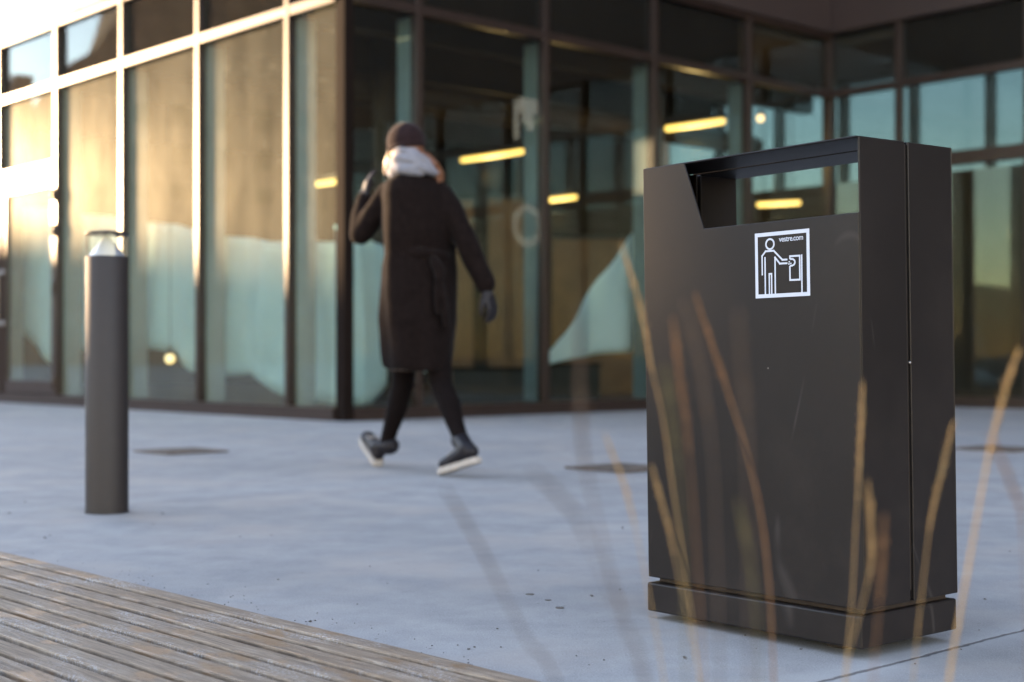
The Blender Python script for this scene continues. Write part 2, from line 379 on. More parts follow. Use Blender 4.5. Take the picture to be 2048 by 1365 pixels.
# ------------------------------------------------------------------ the glazed building (local x along the shaded front, local y along the sunlit front)
C0 = (-1.49, 12.84, 0)
B = empty('glazed_building', C0, R(42.37), 'low modern building with bronze framed glass walls, one side sunlit and one shaded', 'building')
MOD = 1.615; F0 = 0.81; XS = 7.27
ZT0, ZT1, ZH = 3.72, 3.81, 4.50
def part(name, mat, *boxes, parent=None, bevel=0.0):
    bm = bmesh.new()
    for b in boxes: box(bm, *b)
    return obj(name, bm, mat, parent or B, bevel=bevel)
mu = [F0 + MOD*k for k in range(8)]           # sunlit front: mullion lines
mw = 0.028
part('corner_post', M['gasket'], (-0.045, 0.06, -0.07, 0.06, 0.0, ZH), bevel=0.004)
for y in mu:
    part('mullion', M['frame'], (-0.07, 0.03, y-mw, y+mw, 0.12, ZH), bevel=0.003)
    part('window_jamb', M['fin'], (0.032, 0.25, y-0.02, y+0.02, 0.12, ZT0))
YE = mu[-1]
part('plinth', M['frame'], (-0.075, 0.05, 0.06, YE, 0.0, 0.118)); part('transom', M['frame'], (-0.065, 0.025, 0.06, YE, ZT0, ZT1), bevel=0.003)
part('head_rail', M['frame'], (-0.06, 0.03, 0.06, YE, ZH-0.06, ZH-0.001))
edges = [0.06] + mu
for i in range(len(edges)-1):
    a = edges[i] + (0 if i == 0 else mw); b = edges[i+1] - mw
    part('upper_pane', M['glassU'], (0.0, 0.008, a, b, ZT1, ZH-0.06))
    if i == 4: continue                       # the door bay
    part('glass_pane', M['glassL'], (0.0, 0.008, a, b, 0.118, ZT0))
part('spandrel_panel', M['spandrel'], (0.05, 0.09, 0.1, YE, ZT1+0.0, ZH-0.002))
part('cladding', M['clad'], (-0.09, 0.3, -0.10, 5.0, ZH, 18.2), (-0.09, 0.3, 5.012, YE, ZH, 18.2), bevel=0.004)
# door bay
a, b = edges[4] + mw, edges[5] - mw
part('door_transom', M['frame'], (-0.06, 0.03, a, b, 2.78, 2.88), bevel=0.003)
part('glass_pane', M['glassL'], (0.0, 0.008, a, b, 2.88, ZT0))
D = part('door', M['glassL'], (-0.01, 0.0, a+0.13, b-0.13, 0.28, 2.58))
part('door_frame', M['frame'], (-0.04, 0.02, a+0.01, a+0.13, 0.13, 2.765), (-0.04, 0.02, b-0.13, b-0.01, 0.13, 2.765), (-0.038, 0.018, a+0.13, b-0.13, 2.58, 2.765), (-0.038, 0.018, a+0.13, b-0.13, 0.13, 0.28), parent=D)
for z in (2.47, 2.05, 1.38, 0.27):
    bm = bmesh.new(); tube(bm, [(-0.075, a+0.004, z-0.06), (-0.075, a+0.004, z+0.06)], 0.022, 12); obj('hinge', bm, M['frame'], D, True)
bm = bmesh.new(); y = b-0.07
tube(bm, [(-0.04, y, 1.62), (-0.11, y, 1.62), (-0.12, y, 1.58), (-0.12, y, 1.02), (-0.11, y, 0.98), (-0.04, y, 0.98)], 0.016, 12)
for z in (1.62, 0.98): tube(bm, [(-0.042, y, z), (-0.052, y, z)], 0.035, 16)
obj('handle', bm, M['hardware'], D, True)

# shaded front
xs = [F0 + MOD*k for k in range(4)]
for x in xs:
    part('mullion', M['frame'], (x-0.036, x+0.036, -0.07, 0.03, 0.12, ZH), bevel=0.003)
    part('window_jamb', M['finShade'], (x-0.02, x+0.02, 0.032, 0.25, 0.12, ZT0))
part('plinth', M['frame'], (0.06, XS-0.06, -0.075, 0.05, 0.0, 0.118)); part('transom', M['frame'], (0.06, XS-0.06, -0.065, 0.025, ZT0, ZT1), bevel=0.003)
part('head_rail', M['frame'], (0.06, XS-0.06, -0.06, 0.03, ZH-0.06, ZH-0.001))
ed = [0.06] + xs + [XS-0.06]
for i in range(5):
    a = ed[i] + (0 if i == 0 else .036); b = ed[i+1] - (0 if i == 4 else .036)
    part('glass_pane', M['glassR'], (a, b, 0.0, 0.008, 0.118, ZT0)); part('upper_pane', M['glassR'], (a, b, 0.0, 0.008, ZT1, ZH-0.06))
part('spandrel_panel', M['spandrel'], (0.1, 5.6, 0.05, 0.09, ZT1, ZH-0.002))
part('cladding', M['clad'], (0.31, 4.8, -0.10, 0.28, ZH, 18.2), (4.812, XS-0.1, -0.10, 0.28, ZH, 18.2), bevel=0.004)
part('corner_post', M['frame'], (XS-0.06, XS+0.06, -0.06, 0.06, 0, ZH))
# entrance wing coming forward on the right
ys = [-1.0 - MOD*k for k in range(9)]; YR = ys[-1]
for y in ys:
    part('mullion', M['frame'], (XS-0.07, XS+0.03, y-0.036, y+0.036, 0.12, ZH), bevel=0.003)
part('plinth', M['frame'], (XS-0.075, XS+0.05, YR, -0.06, 0.0, 0.118)); part('transom', M['frame'], (XS-0.065, XS+0.025, YR, -0.06, ZT0, ZT1), bevel=0.003)
part('door_transom', M['frame'], (XS-0.06, XS+0.025, YR, ys[0]-0.036, 2.74, 2.90))
ed = [-0.06] + ys
for i in range(len(ed)-1):
    a = ed[i+1] + .036; b = ed[i] - (0 if i == 0 else .036)
    if i == 0: part('glass_pane', M['glassR'], (XS, XS+.008, a, b, 0.118, ZT0))
    else:
        part('glass_pane', M['glassR'], (XS, XS+.008, a, b, 2.9, ZT0))
        part('glass_pane', M['glassR'], (XS, XS+.008, a, b, .118, 2.74))
    part('upper_pane', M['glassR'], (XS, XS+.008, a, b, ZT1, ZH-0.002))
part('spandrel_panel', M['spandrel'], (XS+0.05, XS+0.09, YR, -1.0, ZT1, ZH-0.002))
part('cladding', M['clad'], (XS-0.09, XS+0.3, YR, 0.28, ZH, 18.2), bevel=0.004)
part('side_wall', M['clad'], (XS+0.02, 9.4, -40.0, YR-0.21, 0.0, 18.2))
# interior
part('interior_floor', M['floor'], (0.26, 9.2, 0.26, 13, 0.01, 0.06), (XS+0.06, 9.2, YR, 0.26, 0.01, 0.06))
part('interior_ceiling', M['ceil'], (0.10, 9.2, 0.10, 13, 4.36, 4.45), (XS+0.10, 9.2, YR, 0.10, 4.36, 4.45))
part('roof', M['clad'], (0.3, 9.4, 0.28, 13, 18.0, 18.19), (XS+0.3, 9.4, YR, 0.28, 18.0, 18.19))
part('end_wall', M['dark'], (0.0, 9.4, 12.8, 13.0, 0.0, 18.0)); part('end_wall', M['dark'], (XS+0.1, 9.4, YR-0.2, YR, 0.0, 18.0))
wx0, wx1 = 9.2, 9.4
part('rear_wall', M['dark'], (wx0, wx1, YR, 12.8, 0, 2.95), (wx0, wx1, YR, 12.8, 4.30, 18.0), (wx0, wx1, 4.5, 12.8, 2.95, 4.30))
for y in [4.5 - 1.1*k for k in range(16)]:
    part('rear_mullion', M['frame'], (wx0-0.03, wx1, y-0.04, y, 2.95, 4.30))
part('rear_pane', M['glassD'], (wx0+.1, wx0+.106, YR, 4.4, 2.95, 4.30))
for k, y in enumerate((1.6, 3.4, 5.2, 7.0)):
    part('ceiling_beam', M['dark'], (0.3, 9.15, y, y+0.16, 3.95, 4.355))
bm = bmesh.new(); tube(bm, [(0.4, 2.6, 3.6), (9.1, 2.6, 3.6)], 0.14, 14); obj('duct', bm, M['ceil'], B, True)
for x, y in ((2.2, 2.3), (6.4, 2.1), (3.6, 5.5)):
    bm = bmesh.new(); tube(bm, [(x, y, 0.06), (x, y, 4.35)], 0.13, 20, ends=False); obj('column', bm, M['ceil'], B, True)

def loc(px, py, depth):                       # a point inside, in the building's own axes
    v = pt(px, py, depth) - Vector(C0); c, s = math.cos(R(42.37)), math.sin(R(42.37))
    return Vector((v.x*c + v.y*s, -v.x*s + v.y*c, v.z))
# plywood partitions and low counter inside
def inside(name, mat, px0, px1, d, z0, z1, label, cat, th=0.06, along='x', group=None):
    a = pt(px0, 700, d); b = pt(px1, 700, d); w = (b - a).length
    o = empty(name, ((a.x+b.x)/2, d, 0.06), 0, label, cat, group)
    return o, w
def partition(px0, px1, d, z1, label, mat):
    o, w = inside('wood_partition', mat, px0, px1, d, 0, z1, label, 'partition', group='plywood partitions inside')
    obj('panel', bx(-w/2, w/2, 0, 0.04, 0.0, z1-0.06), mat, o); obj('top_rail', bx(-w/2-.01, w/2+.01, -.02, 0.06, z1-0.06, z1), M['dark'], o)
partition(868, 946, 18.4, 2.55, 'narrow orange plywood partition inside, behind the walking person', M['wood'])
partition(976, 1068, 18.7, 2.6, 'wide orange plywood partition inside, left of the pale curtain', M['wood'])
partition(1105, 1290, 20.2, 2.2, 'brown plywood partition inside, behind the pale triangular curtain', M['wood'])
def counter(px0, px1, d, h, label):
    o, w = inside('low_counter', None, px0, px1, d, 0, h, label, 'counter', group='low counters inside')
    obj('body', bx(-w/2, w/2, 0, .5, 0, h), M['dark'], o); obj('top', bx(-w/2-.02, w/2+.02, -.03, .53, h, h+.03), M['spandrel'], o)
counter(905, 1062, 15.9, 0.36, 'low dark counter inside, beside the walking person')
counter(1100, 1200, 17.2, 0.40, 'low dark counter inside, under the pale triangular curtain')

# hanging dust sheets behind the glass: outline given in metres along the front and up
def sheet(side, pts, d, label, seg=26, fold=0.03):
    "pts: (along, bottom, top) columns"
    me = bmesh.new(); cols = []
    for i in range(seg+1):
        t = i/seg*(len(pts)-1); k = min(int(t), len(pts)-2); f = t-k
        a, b0, t0 = [pts[k][j]*(1-f) + pts[k+1][j]*f for j in range(3)]
        col = []
        for j in range(13):
            z = b0 + (t0-b0)*j/12
            off = d + fold*math.sin(a*9 + z*1.4) + fold*0.6*noise.noise((a*3, z*1.5, d))
            p = (off, a, z) if side == 'L' else (a, off, z)
            col.append(me.verts.new(p))
        cols.append(col)
    for u, v in zip(cols, cols[1:]):
        for j in range(12): me.faces.new((u[j], v[j], v[j+1], u[j+1]))
    o = obj('dust_sheet', me, M['sheetb'], None, True)
    s = o.modifiers.new('s', 'SOLIDIFY'); s.thickness = 0.004
    o.location = C0; o.rotation_euler = (0, 0, R(42.37)); tag(o, label, 'curtain', 'dust sheets hung inside the glass')
sheet('L', [(0.12, 0.13, 1.68), (0.6, 0.13, 1.64), (1.2, 0.15, 1.68)], 0.29, 'pale sheet inside the narrow sunlit pane beside the building corner', 14)
sheet('L', [(1.24, 0.17, 1.68), (1.6, 0.22, 1.70), (1.95, 0.40, 1.76), (2.4, 0.38, 1.80), (2.80, 0.36, 1.84)], 0.29, 'pale sheet inside the widest sunlit pane, second bay from the building corner')
sheet('L', [(2.84, 0.36, 1.90), (3.15, 0.42, 1.93), (3.5, 0.62, 2.0), (4.0, 0.66, 2.05), (4.42, 0.64, 2.08)], 0.29, 'pale sheet inside the third sunlit bay, just right of the bollard top')
sheet('L', [(4.46, 0.5, 2.1), (5.0, 0.55, 2.2), (6.06, 0.68, 2.3)], 0.29, 'pale sheet inside the fourth sunlit bay, directly behind the bollard')
sheet('L', [(6.10, 0.95, 2.4), (6.5, 0.45, 2.42), (7.1, 0.75, 2.45), (7.7, 1.1, 2.5)], 0.29, 'pale sheet inside the glazed door at the left edge')
sheet('R', [(0.12, 0.14, 1.72), (0.5, 0.14, 1.66), (0.74, 0.3, 1.6)], 0.30, 'pale green sheet inside the narrow shaded pane, left of the walking person', 14)
sheet('R', [(2.8, .47, .52), (3.1, .54, .85), (3.6, .60, 1.42), (4.35, .64, 2.12)], 0.34, 'pale triangular sheet inside the shaded glass, left of the litter bin')
sheet('R', [(1.02, 0.45, 0.55), (1.2, 0.42, 0.9), (1.42, 0.42, 0.56)], 0.5, 'small scrap of pale sheet behind the hem of the walking person', 12)

# lamps
def tube_lamp(p0, p1, label, r=0.045):
    p0, p1 = Vector(p0), Vector(p1); c = (p0+p1)/2; d = p1-p0; L = d.length
    e = empty('tube_lamp', c, math.atan2(d.y, d.x), label, 'lamp', 'tube lamps under the ceiling')
    bm = bmesh.new(); tube(bm, [(-L/2, 0, 0), (L/2, 0, 0)], r, 12); obj('tube', bm, M['lamp'], e, True)
    pl = bpy.data.lights.new('glow', 'POINT'); pl.energy = 4*L; pl.color = (1, .6, .22); pl.shadow_soft_size = .15
    po = bpy.data.objects.new('glow', pl); COL.objects.link(po); po.parent = e; po.location = (0, 0, -.3)
    obj('housing', bx(-L/2-.03, L/2+.03, -.05, .05, r+.002, r+.05), M['dark'], e)
    bm = bmesh.new()
    for s in (-1, 1): tube(bm, [(s*L*.35, 0, r+.05), (s*L*.35, 0, 4.34-c.z)], 0.004, 6)
    obj('suspension', bm, M['dark'], e)
LH = 3.4
def lamp_at(a, b, label, r=0.045, z=3.4):
    q = []
    for px, py in (a, b):
        d = FPX*(z-EYE)/(HY-py); q.append(pt(px, py, d))
    tube_lamp(q[0], q[1], label, r)
lamp_at((925, 321), (1048, 303), 'long glowing yellow tube lamp inside, right of the walking person\'s head', 0.032)
lamp_at((1090, 402), (1150, 395), 'small glowing tube lamp inside, left of the litter bin and above the triangular sheet', 0.032, 2.85)
lamp_at((1335, 258), (1445, 243), 'bright yellow tube lamp inside, directly above the left half of the litter bin', 0.034)
lamp_at((630, 369), (675, 363), 'short tube lamp seen through the narrow sunlit pane beside the corner', 0.032, 2.7)
lamp_at((1518, 410), (1597, 406), 'dim far tube lamp seen through the mouth of the litter bin', 0.03, 2.6)
def round_lamp(px, py, d, r, label, m):
    p = pt(px, py, d); e = empty('round_lamp', p, 0, label, 'lamp', 'small round lamps inside')
    bm = bmesh.new(); ellipsoid(bm, (0, 0, 0), (r, r, r)); obj('bulb', bm, m, e, True)
    bm = bmesh.new(); tube(bm, [(0, 0, r), (0, 0, r+.05)], r*.5, 10); tube(bm, [(0, 0, r+.05), (0, 0, 4.34-p.z)], .004, 6); obj('cord', bm, M['dark'], e)
round_lamp(1036, 408, 20.5, .07, 'small round orange lamp inside, just left of the second shaded mullion', M['spot'])
round_lamp(1521, 237, 19.0, .045, 'small round lamp inside, above the middle of the litter bin', M['spot'])
round_lamp(340, 718, 15.3, .05, 'small yellow lamp low down in the third sunlit bay', M['dimspot'])
round_lamp(679, 455, 13.25, .045, 'pale green lamp in the narrow sunlit pane at the building corner', M['coolspot'])

# lamp reflection painted as a pale ring, and a small mark, on the glass
def glass_mark(name, px, py, shape, label):
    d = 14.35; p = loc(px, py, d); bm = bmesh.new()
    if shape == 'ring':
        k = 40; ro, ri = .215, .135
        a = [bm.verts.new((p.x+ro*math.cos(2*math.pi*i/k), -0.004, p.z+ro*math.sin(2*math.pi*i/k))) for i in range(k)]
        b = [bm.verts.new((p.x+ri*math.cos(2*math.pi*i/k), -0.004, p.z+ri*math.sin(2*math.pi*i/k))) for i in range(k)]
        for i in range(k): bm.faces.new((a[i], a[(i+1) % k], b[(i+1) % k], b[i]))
    else:
        for (x0, x1, z0, z1) in ((-.16,-.10,-.22,.16),(-.10,.16,.05,.2),(.02,.10,-.12,.05),(-.05,.02,-.05,.05)): 
            box(bm, p.x+x0, p.x+x1, -0.006, -0.003, p.z+z0, p.z+z1)
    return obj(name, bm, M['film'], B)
M['film'] = m_glass('pale glass marking', (0.75, 0.8, 0.85), 1.5, 0.0, film=0.16)  # pale colour of the painted lamp reflection and the small mark
glass_mark('painted_reflection', 1052, 452, 'ring', ''); glass_mark('square_mark', 1046, 238, 'sq', '')

# ------------------------------------------------------------------ buildings opposite (out of frame, they shade the square and show in the glass)
def opposite(name, p, q, label, boxes, prism=None):
    "p across the sun's direction, q along it"
    n = Vector((math.sin(R(SUN_A)), math.cos(R(SUN_A)), 0)); s = Vector((-math.cos(R(SUN_A)), math.sin(R(SUN_A)), 0))
    o = empty(name, n*p + s*q, R(90-SUN_A), label, 'building')
    bm = bmesh.new()
    for b in boxes: box(bm, *b)
    if prism: extrude(bm, *prism)
    obj('walls', bm, M['brick'], o)
    return o
low = opposite('warehouse', 10, 90, 'long low brown building across the square, reflected in the sunlit glass', [(-70, 60, 0, 14, 0, 10.7)])
tall = opposite('apartment_block', -20, 106, 'tall brown gabled building across the square, reflected in the upper panes', [], ([(-30, 0, 0), (20.6, 0, 0), (20.6, 0, 20.5), (19.2, 0, 22.2), (17.6, 0, 23.2), (16, 0, 25.5), (14.6, 0, 30), (13, 0, 35), (-30, 0, 35)], (0, 14, 0)))
bm = bmesh.new()
for i in range(9):
    for j in range(6): box(bm, -12+i*3.2, -10.6+i*3.2, -0.05, 0.02, 3+j*3, 4.6+j*3)
obj('windows', bm, M['spandrel'], tall)
tower = opposite('stair_tower', 2.58, 106, 'narrow brown tower across the square, reflected in the leftmost upper pane', [(-0.72, 0.69, 0, 3, 0, 21)])

# ------------------------------------------------------------------ litter bin
def litter_bin():
    e = empty('litter_bin', (0.3035, 3.213, 0.0), 0, 'tall dark brown steel litter bin with slanted side opening and white pictogram sticker', 'litter bin')
    e.rotation_euler = Matrix.Rotation(R(-0.8), 4, 'Y').to_euler() if False else (0, R(-0.8), 0)
    piv = e
    # children are laid out in the bin's own axes: u along the front, v towards the back
    ang = math.atan2(-0.7826, 0.6225); rot = Matrix.Rotation(ang, 4, 'Z')
    L, Dp, H, T = 0.588, 0.302, 0.994, 0.004
    zb = 0.091; h = Dp/2 - 0.005
    def add(name, bm, mat, parent=None, bevel=0.0024, smooth=False):
        bmesh.ops.transform(bm, matrix=rot, verts=bm.verts)
        return obj(name, bm, mat, parent or piv, bevel=bevel, smooth=smooth)
    def shell(v0, v1, front):
        # front True: outer face at v0; else at v1
        o = v0 if front else v1 - T
        bm = bmesh.new()
        if front: pl = [(0, zb), (L, zb), (L, .848), (.184, .848), (.128, H), (0, H)]
        else: pl = [(L, zb), (0, zb), (0, .848), (L-.184, .848), (L-.128, H), (L, H)]
        extrude(bm, [(u, o, z) for u, z in pl], (0, T, 0))
        add('front_panel' if front else 'rear_panel', bm, M['bin'])
        i0, i1 = (v0 + T, v1) if front else (v0, v1 - T)
        add('side_panel', bx(L-T, L, i0+.0002, i1, zb, H-.0003), M['bin']); add('side_panel', bx(0, T, i0+.0002, i1, zb, H-.0003), M['bin'])
        # the sheet that forms the top, folded down 8 mm at the open edge
        add('top_panel', bx(T+.0003, L-T-.0003, i0 - (T if front else 0) + .0004, i1 + (0 if front else T) - .0004, H-T, H+.0005), M['bin'])
        add('floor_panel', bx(T, L-T, i0, i1, zb, zb+T), M['bin'])
        # edge flange where the two halves meet
        f = (v1 - T, v1) if front else (v0, v0 + T)
        add('flange', bx(L-T-.022, L-T-.0004, f[0]-.0004, f[1]-.0004, zb+.005, H-T-.001), M['bin']); add('flange', bx(T+.0004, T+.022, f[0]-.0004, f[1]-.0004, zb+.005, H-T-.001), M['bin'])
    shell(0, h, True); shell(h + 0.010, Dp, False)
    # edge flange along the mouth, recessed core joining the halves, inner liner
    add('core_strip', bx(L-.012, L-.006, h-.004, h+.014, zb+.02, H-.0045), M['dark']); add('core_strip', bx(.0045, .012, h-.004, h+.014, zb+.02, H-.0045), M['dark'])
    bm = bmesh.new(); t = .003; a, b, c, d = .03, L-.03, .02, Dp-.02
    box(bm, a, b, c, c+t, .12, .80); box(bm, a, b, d-t, d, .12, .80); box(bm, a, a+t, c+t, d-t, .12, .80); box(bm, b-t, b, c+t, d-t, .12, .80); box(bm, a+t, b-t, c+t, d-t, .12, .123)
    add('liner', bm, M['dark'])
    # plinth, open neck above it, feet below
    bm = bmesh.new(); w = .004
    box(bm, -w*.2, L-w, -w, Dp+w*.3, .016, .079)
    add('base', bm, M['bin'], bevel=.004)
    add('neck', bx(.016, L-.016, .018, Dp-.018, .079, zb), M['dark'])
    for u in (.06, L-.14):
        for v in (.06, Dp-.13): add('foot', bx(u, u+.04, v, v+.04, -.004 if u < .3 else -.012, .016), M['dark'])
    # locks / hinges inside the seam
    bm = bmesh.new(); tube(bm, [(L+.0005, h+.005, .56), (L+.0012, h+.005, .56)], .003, 12); add('rivet', bm, M['hardware'])
    # sticker
    u0, u1, z1, z0 = .327, .469, .826, .694; W_, H_ = u1-u0, z1-z0
    bm = bmesh.new()
    def P(a, b): return Vector((u0 + a*W_, -0.0006, z1 - b*H_))
    def ln(pts, w=.0036):
        pts = [P(*p) for p in pts]
        for i in range(len(pts)-1):
            a, b = pts[i], pts[i+1]; d = (b-a).normalized(); n = Vector((-d.z, 0, d.x))*w/2
            ea = d*(w/2 if i > 0 else 0); eb = d*(w/2 if i < len(pts)-2 else 0)
            v = [bm.verts.new(x + Vector((0, -0.00002*(len(bm.faces) % 7), 0))) for x in (a-ea-n, b+eb-n, b+eb+n, a-ea+n)]; bm.faces.new(v)
    bw = .0076; k = bw/2/W_; k2 = bw/2/H_
    ln([(k, 0), (k, 1)], bw); ln([(1-k, 0), (1-k, 1)], bw); ln([(2*k, k2), (1-2*k, k2)], bw); ln([(2*k, 1-k2), (1-2*k, 1-k2)], bw)
    def arc(ca, cb, ra, rb, t0, t1, n=24): return [(ca + ra*math.cos(R(t0+(t1-t0)*i/n)), cb - rb*math.sin(R(t0+(t1-t0)*i/n))) for i in range(n+1)]
    ln(arc(.283, .181, .074, .076, 0, 360, 32), .0036)
    ln([(.132, .65), (.133, .355), (.20, .285), (.352, .287), (.509, .435), (.60, .437)])
    ln([(.188, .372), (.186, .945)])
    ln([(.60, .492), (.461, .490), (.374, .392), (.371, .945)])
    ln([(.262, .945), (.262, .636), (.306, .636), (.305, .945)], .0034)
    ln([(.647, .434), (.647, .391), (.822, .393), (.822, .752), (.644, .749), (.644, .538)])
    ln([(.647, .434)] + arc(.675, .484, .06, .05, 90, -90, 16) + [(.644, .534)], .0034)
    ln([(.858, .378), (.855, .95)], .0034)
    for ca, cb in ((.634, .474), (.661, .50), (.628, .505)): ln([(ca-.012, cb), (ca+.012, cb)], .0028)
    st = add('sticker', bm, M['white'], bevel=0)
    fc = bpy.data.curves.new('txt', 'FONT'); fc.body = 'vestre.com'; fc.size = 0.0155; fc.offset = 0.00012; fc.space_character = 0.9
    to = bpy.data.objects.new('txt', fc); COL.objects.link(to); dg = bpy.context.evaluated_depsgraph_get(); dg.update()
    me = bpy.data.meshes.new_from_object(to.evaluated_get(dg)); bpy.data.objects.remove(to)
    wd = max(v.co.x for v in me.vertices) - min(v.co.x for v in me.vertices); s = .062/wd
    me.transform(Matrix.Diagonal((s, s, s, 1))); me.transform(Matrix.Rotation(R(90), 4, 'X')); me.transform(Matrix.Translation(P(.452, .158) + Vector((0, -.0001, 0)))); me.transform(rot)
    me.materials.clear(); link('lettering', me, M['white'], st)
litter_bin()

# ------------------------------------------------------------------ bollard light
def bollard():
    e = empty('bollard_light', (-1.50, 5.37, 0), 0, 'dark round bollard light with clear lens and flat cap, standing on the paving at left', 'bollard')
    r = .0778
    bm = bmesh.new(); lathe(bm, [(r+.002, .0), (r+.002, .006), (r, .0065), (r, .944), (r-.002, .947), (r-.012, .947)], 64); obj('post', bm, M['bollard'], e, True)
    bm = bmesh.new(); lathe(bm, [(r-.010, .9475), (r-.014, .951), (.012, 1.018), (.010, 1.024)], 48); obj('reflector_cone', bm, M['cone'], e, True)
    bm = bmesh.new()
    lathe(bm, [(r-.002, .9475), (r-.002, 1.026), (r-.006, 1.026), (r-.006, .9475)], 64); obj('lens', bm, M['lens'], e, True)
    bm = bmesh.new(); lathe(bm, [(r-.02, 1.0262), (r+.002, 1.0265), (r+.003, 1.034), (r-.002, 1.036), (.01, 1.045), (.002, 1.0455)], 64); obj('cap', bm, M['bollard'], e, True)
    for o in e.children:
        m = o.modifiers.new('es', 'EDGE_SPLIT'); m.split_angle = R(35)
bollard()

# ------------------------------------------------------------------ walking person
def person():
    Z = 7.25; e = empty('person', (-0.5, 7.25, 0), 0, 'walking person seen from behind in long black coat, dark hat, pale scarf, gloves', 'person')
    off = Vector((0.5, -7.25, 0))
    def q(px, py, dz=0): return pt(px, py, Z+dz) + off
    hd = Vector((-.54, .84, 0)).normalized(); lat = Vector((hd.y, -hd.x, 0))
    # body
    bm = bmesh.new()
    face = Vector((-.72, .69, -.05)).normalized(); fr = face.to_track_quat('Y', 'Z').to_matrix()
    hc = q(812, 296, .02)
    ellipsoid(bm, hc, (.074, .092, .112), fr); ellipsoid(bm, hc + face*.035 + Vector((0, 0, -.065)), (.048, .05, .05), fr)
    ellipsoid(bm, hc + face*.098 + Vector((0, 0, -.02)), (.012, .018, .022), fr); ellipsoid(bm, hc + face*.088 + Vector((0, 0, -.065)), (.02, .01, .008), fr)
    for s in (-1, 1):
        ellipsoid(bm, hc + fr @ Vector((s*.075, 0, -.015)), (.01, .018, .03), fr); ellipsoid(bm, hc + fr @ Vector((s*.03, .083, .005)), (.013, .01, .009), fr)
    tube(bm, [hc - Vector((0, 0, .06)), q(825, 370)], [.055, .06]); tube(bm, [q(828, 400), q(832, 500), q(835, 600)], [.13, .12, .13], 16)
    tube(bm, [q(786, 398), q(874, 398)], .045)
    LL = [q(815, 610, .03), q(806, 765, .16), q(772, 893, .27)]; RL = [q(862, 610, -.03), q(882, 770, -.08), q(924, 885, -.28)]
    tube(bm, LL, [.085, .050, .033], 14); tube(bm, RL, [.085, .050, .033], 14)
    LA = [q(776, 395, .02), q(720, 468, .05), q(729, 404, .12)]; RA = [q(890, 396), q(932, 484, -.08), q(971, 574, -.10)]
    tube(bm, LA, [.045, .04, .028]); tube(bm, RA, [.045, .04, .028])
    body = fuse('body', bm, M['skin'], e, .010, 2)
    # leggings
    def leg(P, name, rr):
        bm = bmesh.new(); k = P[0]; kn = P[1]; an = P[2]
        calf = kn.lerp(an, .35) - hd*.012
        tube(bm, [k, k.lerp(kn, .55), kn, calf, kn.lerp(an, .75), an], rr, 18); return bm
    for P in (LL, RL):
        bm = leg(P, 'legging', [.092, .074, .057, .056, .042, .038]); fuse('legging', bm, M['legging'], e, .008, 3)
    # boots
    def boot(heel, toe, ankle, up_hint):
        d = (toe-heel).normalized(); s = d.cross(up_hint).normalized(); u = s.cross(d)
        m = Matrix((( d.x, s.x, u.x, heel.x), (d.y, s.y, u.y, heel.y), (d.z, s.z, u.z, heel.z), (0, 0, 0, 1)))
        bm = bmesh.new()
        L = lambda x, y, z: m @ Vector((x, y, z))
        tube(bm, [L(.035, 0, .062), L(.10, 0, .066), L(.17, 0, .052), L(.225, 0, .045)], [.036, .037, .035, .028], 14)
        ellipsoid(bm, L(.20, 0, .048), (.055, .043, .028), m.to_3x3())
        a0 = L(.06, 0, .08); tube(bm, [a0, a0.lerp(ankle, .6), ankle + (ankle-a0).normalized()*.03], [.043, .042, .048], 16)
        b = fuse('boot', bm, M['leather'], e, .007, 3)
        out = []
        for x, w in ((0, .018), (.012, .030), (.05, .035), (.10, .034), (.16, .042), (.21, .043), (.25, .032), (.268, .014)): out.append((x, w))
        pts = [(x, w) for x, w in out] + [(x, -w) for x, w in out[::-1]]
        bm = bmesh.new(); extrude(bm, [L(x, y, 0.0) for x, y in pts], u*.03)
        bmesh.ops.recalc_face_normals(bm, faces=bm.faces)
        obj('sole', bm, M['sole'], b, bevel=.004)
        bm = bmesh.new(); tp = ankle + (ankle-a0).normalized()*.012
        tube(bm, [tp - hd*.045, tp - hd*.062 - Vector((0, 0, .004)), tp - hd*.07 - Vector((0, 0, .016))], .006, 8); obj('pull_tab', bm, M['leather'], b, True)
        for k in range(3):
            bm = bmesh.new(); c = L(.13+.022*k, 0, .092-.008*k); tube(bm, [c - s*.028, c + u*.006, c + s*.028], .0035, 6); obj('lace', bm, M['sole'], b, True)
    h1 = q(757, 934, .29); boot(h1, h1 + Vector((-.10, .21, .135)), LL[2], Vector((0, 0, 1)))
    t2 = q(884, 950, -.25); boot(t2 + Vector((.185, -.16, .07)), t2, RL[2], Vector((0, 0, 1)))
    # coat: lofted torso and skirt with sleeves, one surface
    bm = bmesh.new(); n = 44; rr = []
    prof = [(343, 800, 862, .07), (352, 784, 880, .09), (366, 770, 890, .115), (388, 765, 900, .135), (430, 765, 906, .15), (475, 768, 908, .15), (508, 771, 907, .14), (535, 766, 911, .148),
            (580, 761, 915, .165), (640, 758, 915, .18), (690, 760, 909, .19), (725, 765, 903, .195), (738, 768, 899, .19)]
    for i, (py, l, r_, dd) in enumerate(prof):
        s = (r_-l)/2*Z/FPX; w = math.sqrt(max(s*s - (dd*hd.x)**2, .0009))/abs(lat.x); c = q((l+r_)/2, py)
        k = max(0, (py-510)/230)
        ring = []
        for j in range(n):
            t = 2*math.pi*j/n; f = 1 + .035*k*math.sin(7*t+1) + .02*k*math.sin(11*t+2) + .012*math.sin(5*t + py*.02)
            dzz = (.012*math.sin(t)*k if i > 9 else 0)
            ring.append(c + lat*(w*math.cos(t)*f) + hd*(dd*math.sin(t)*f) + Vector((0, 0, dzz)))
        rr.append(ring)
    rings(bm, rr)
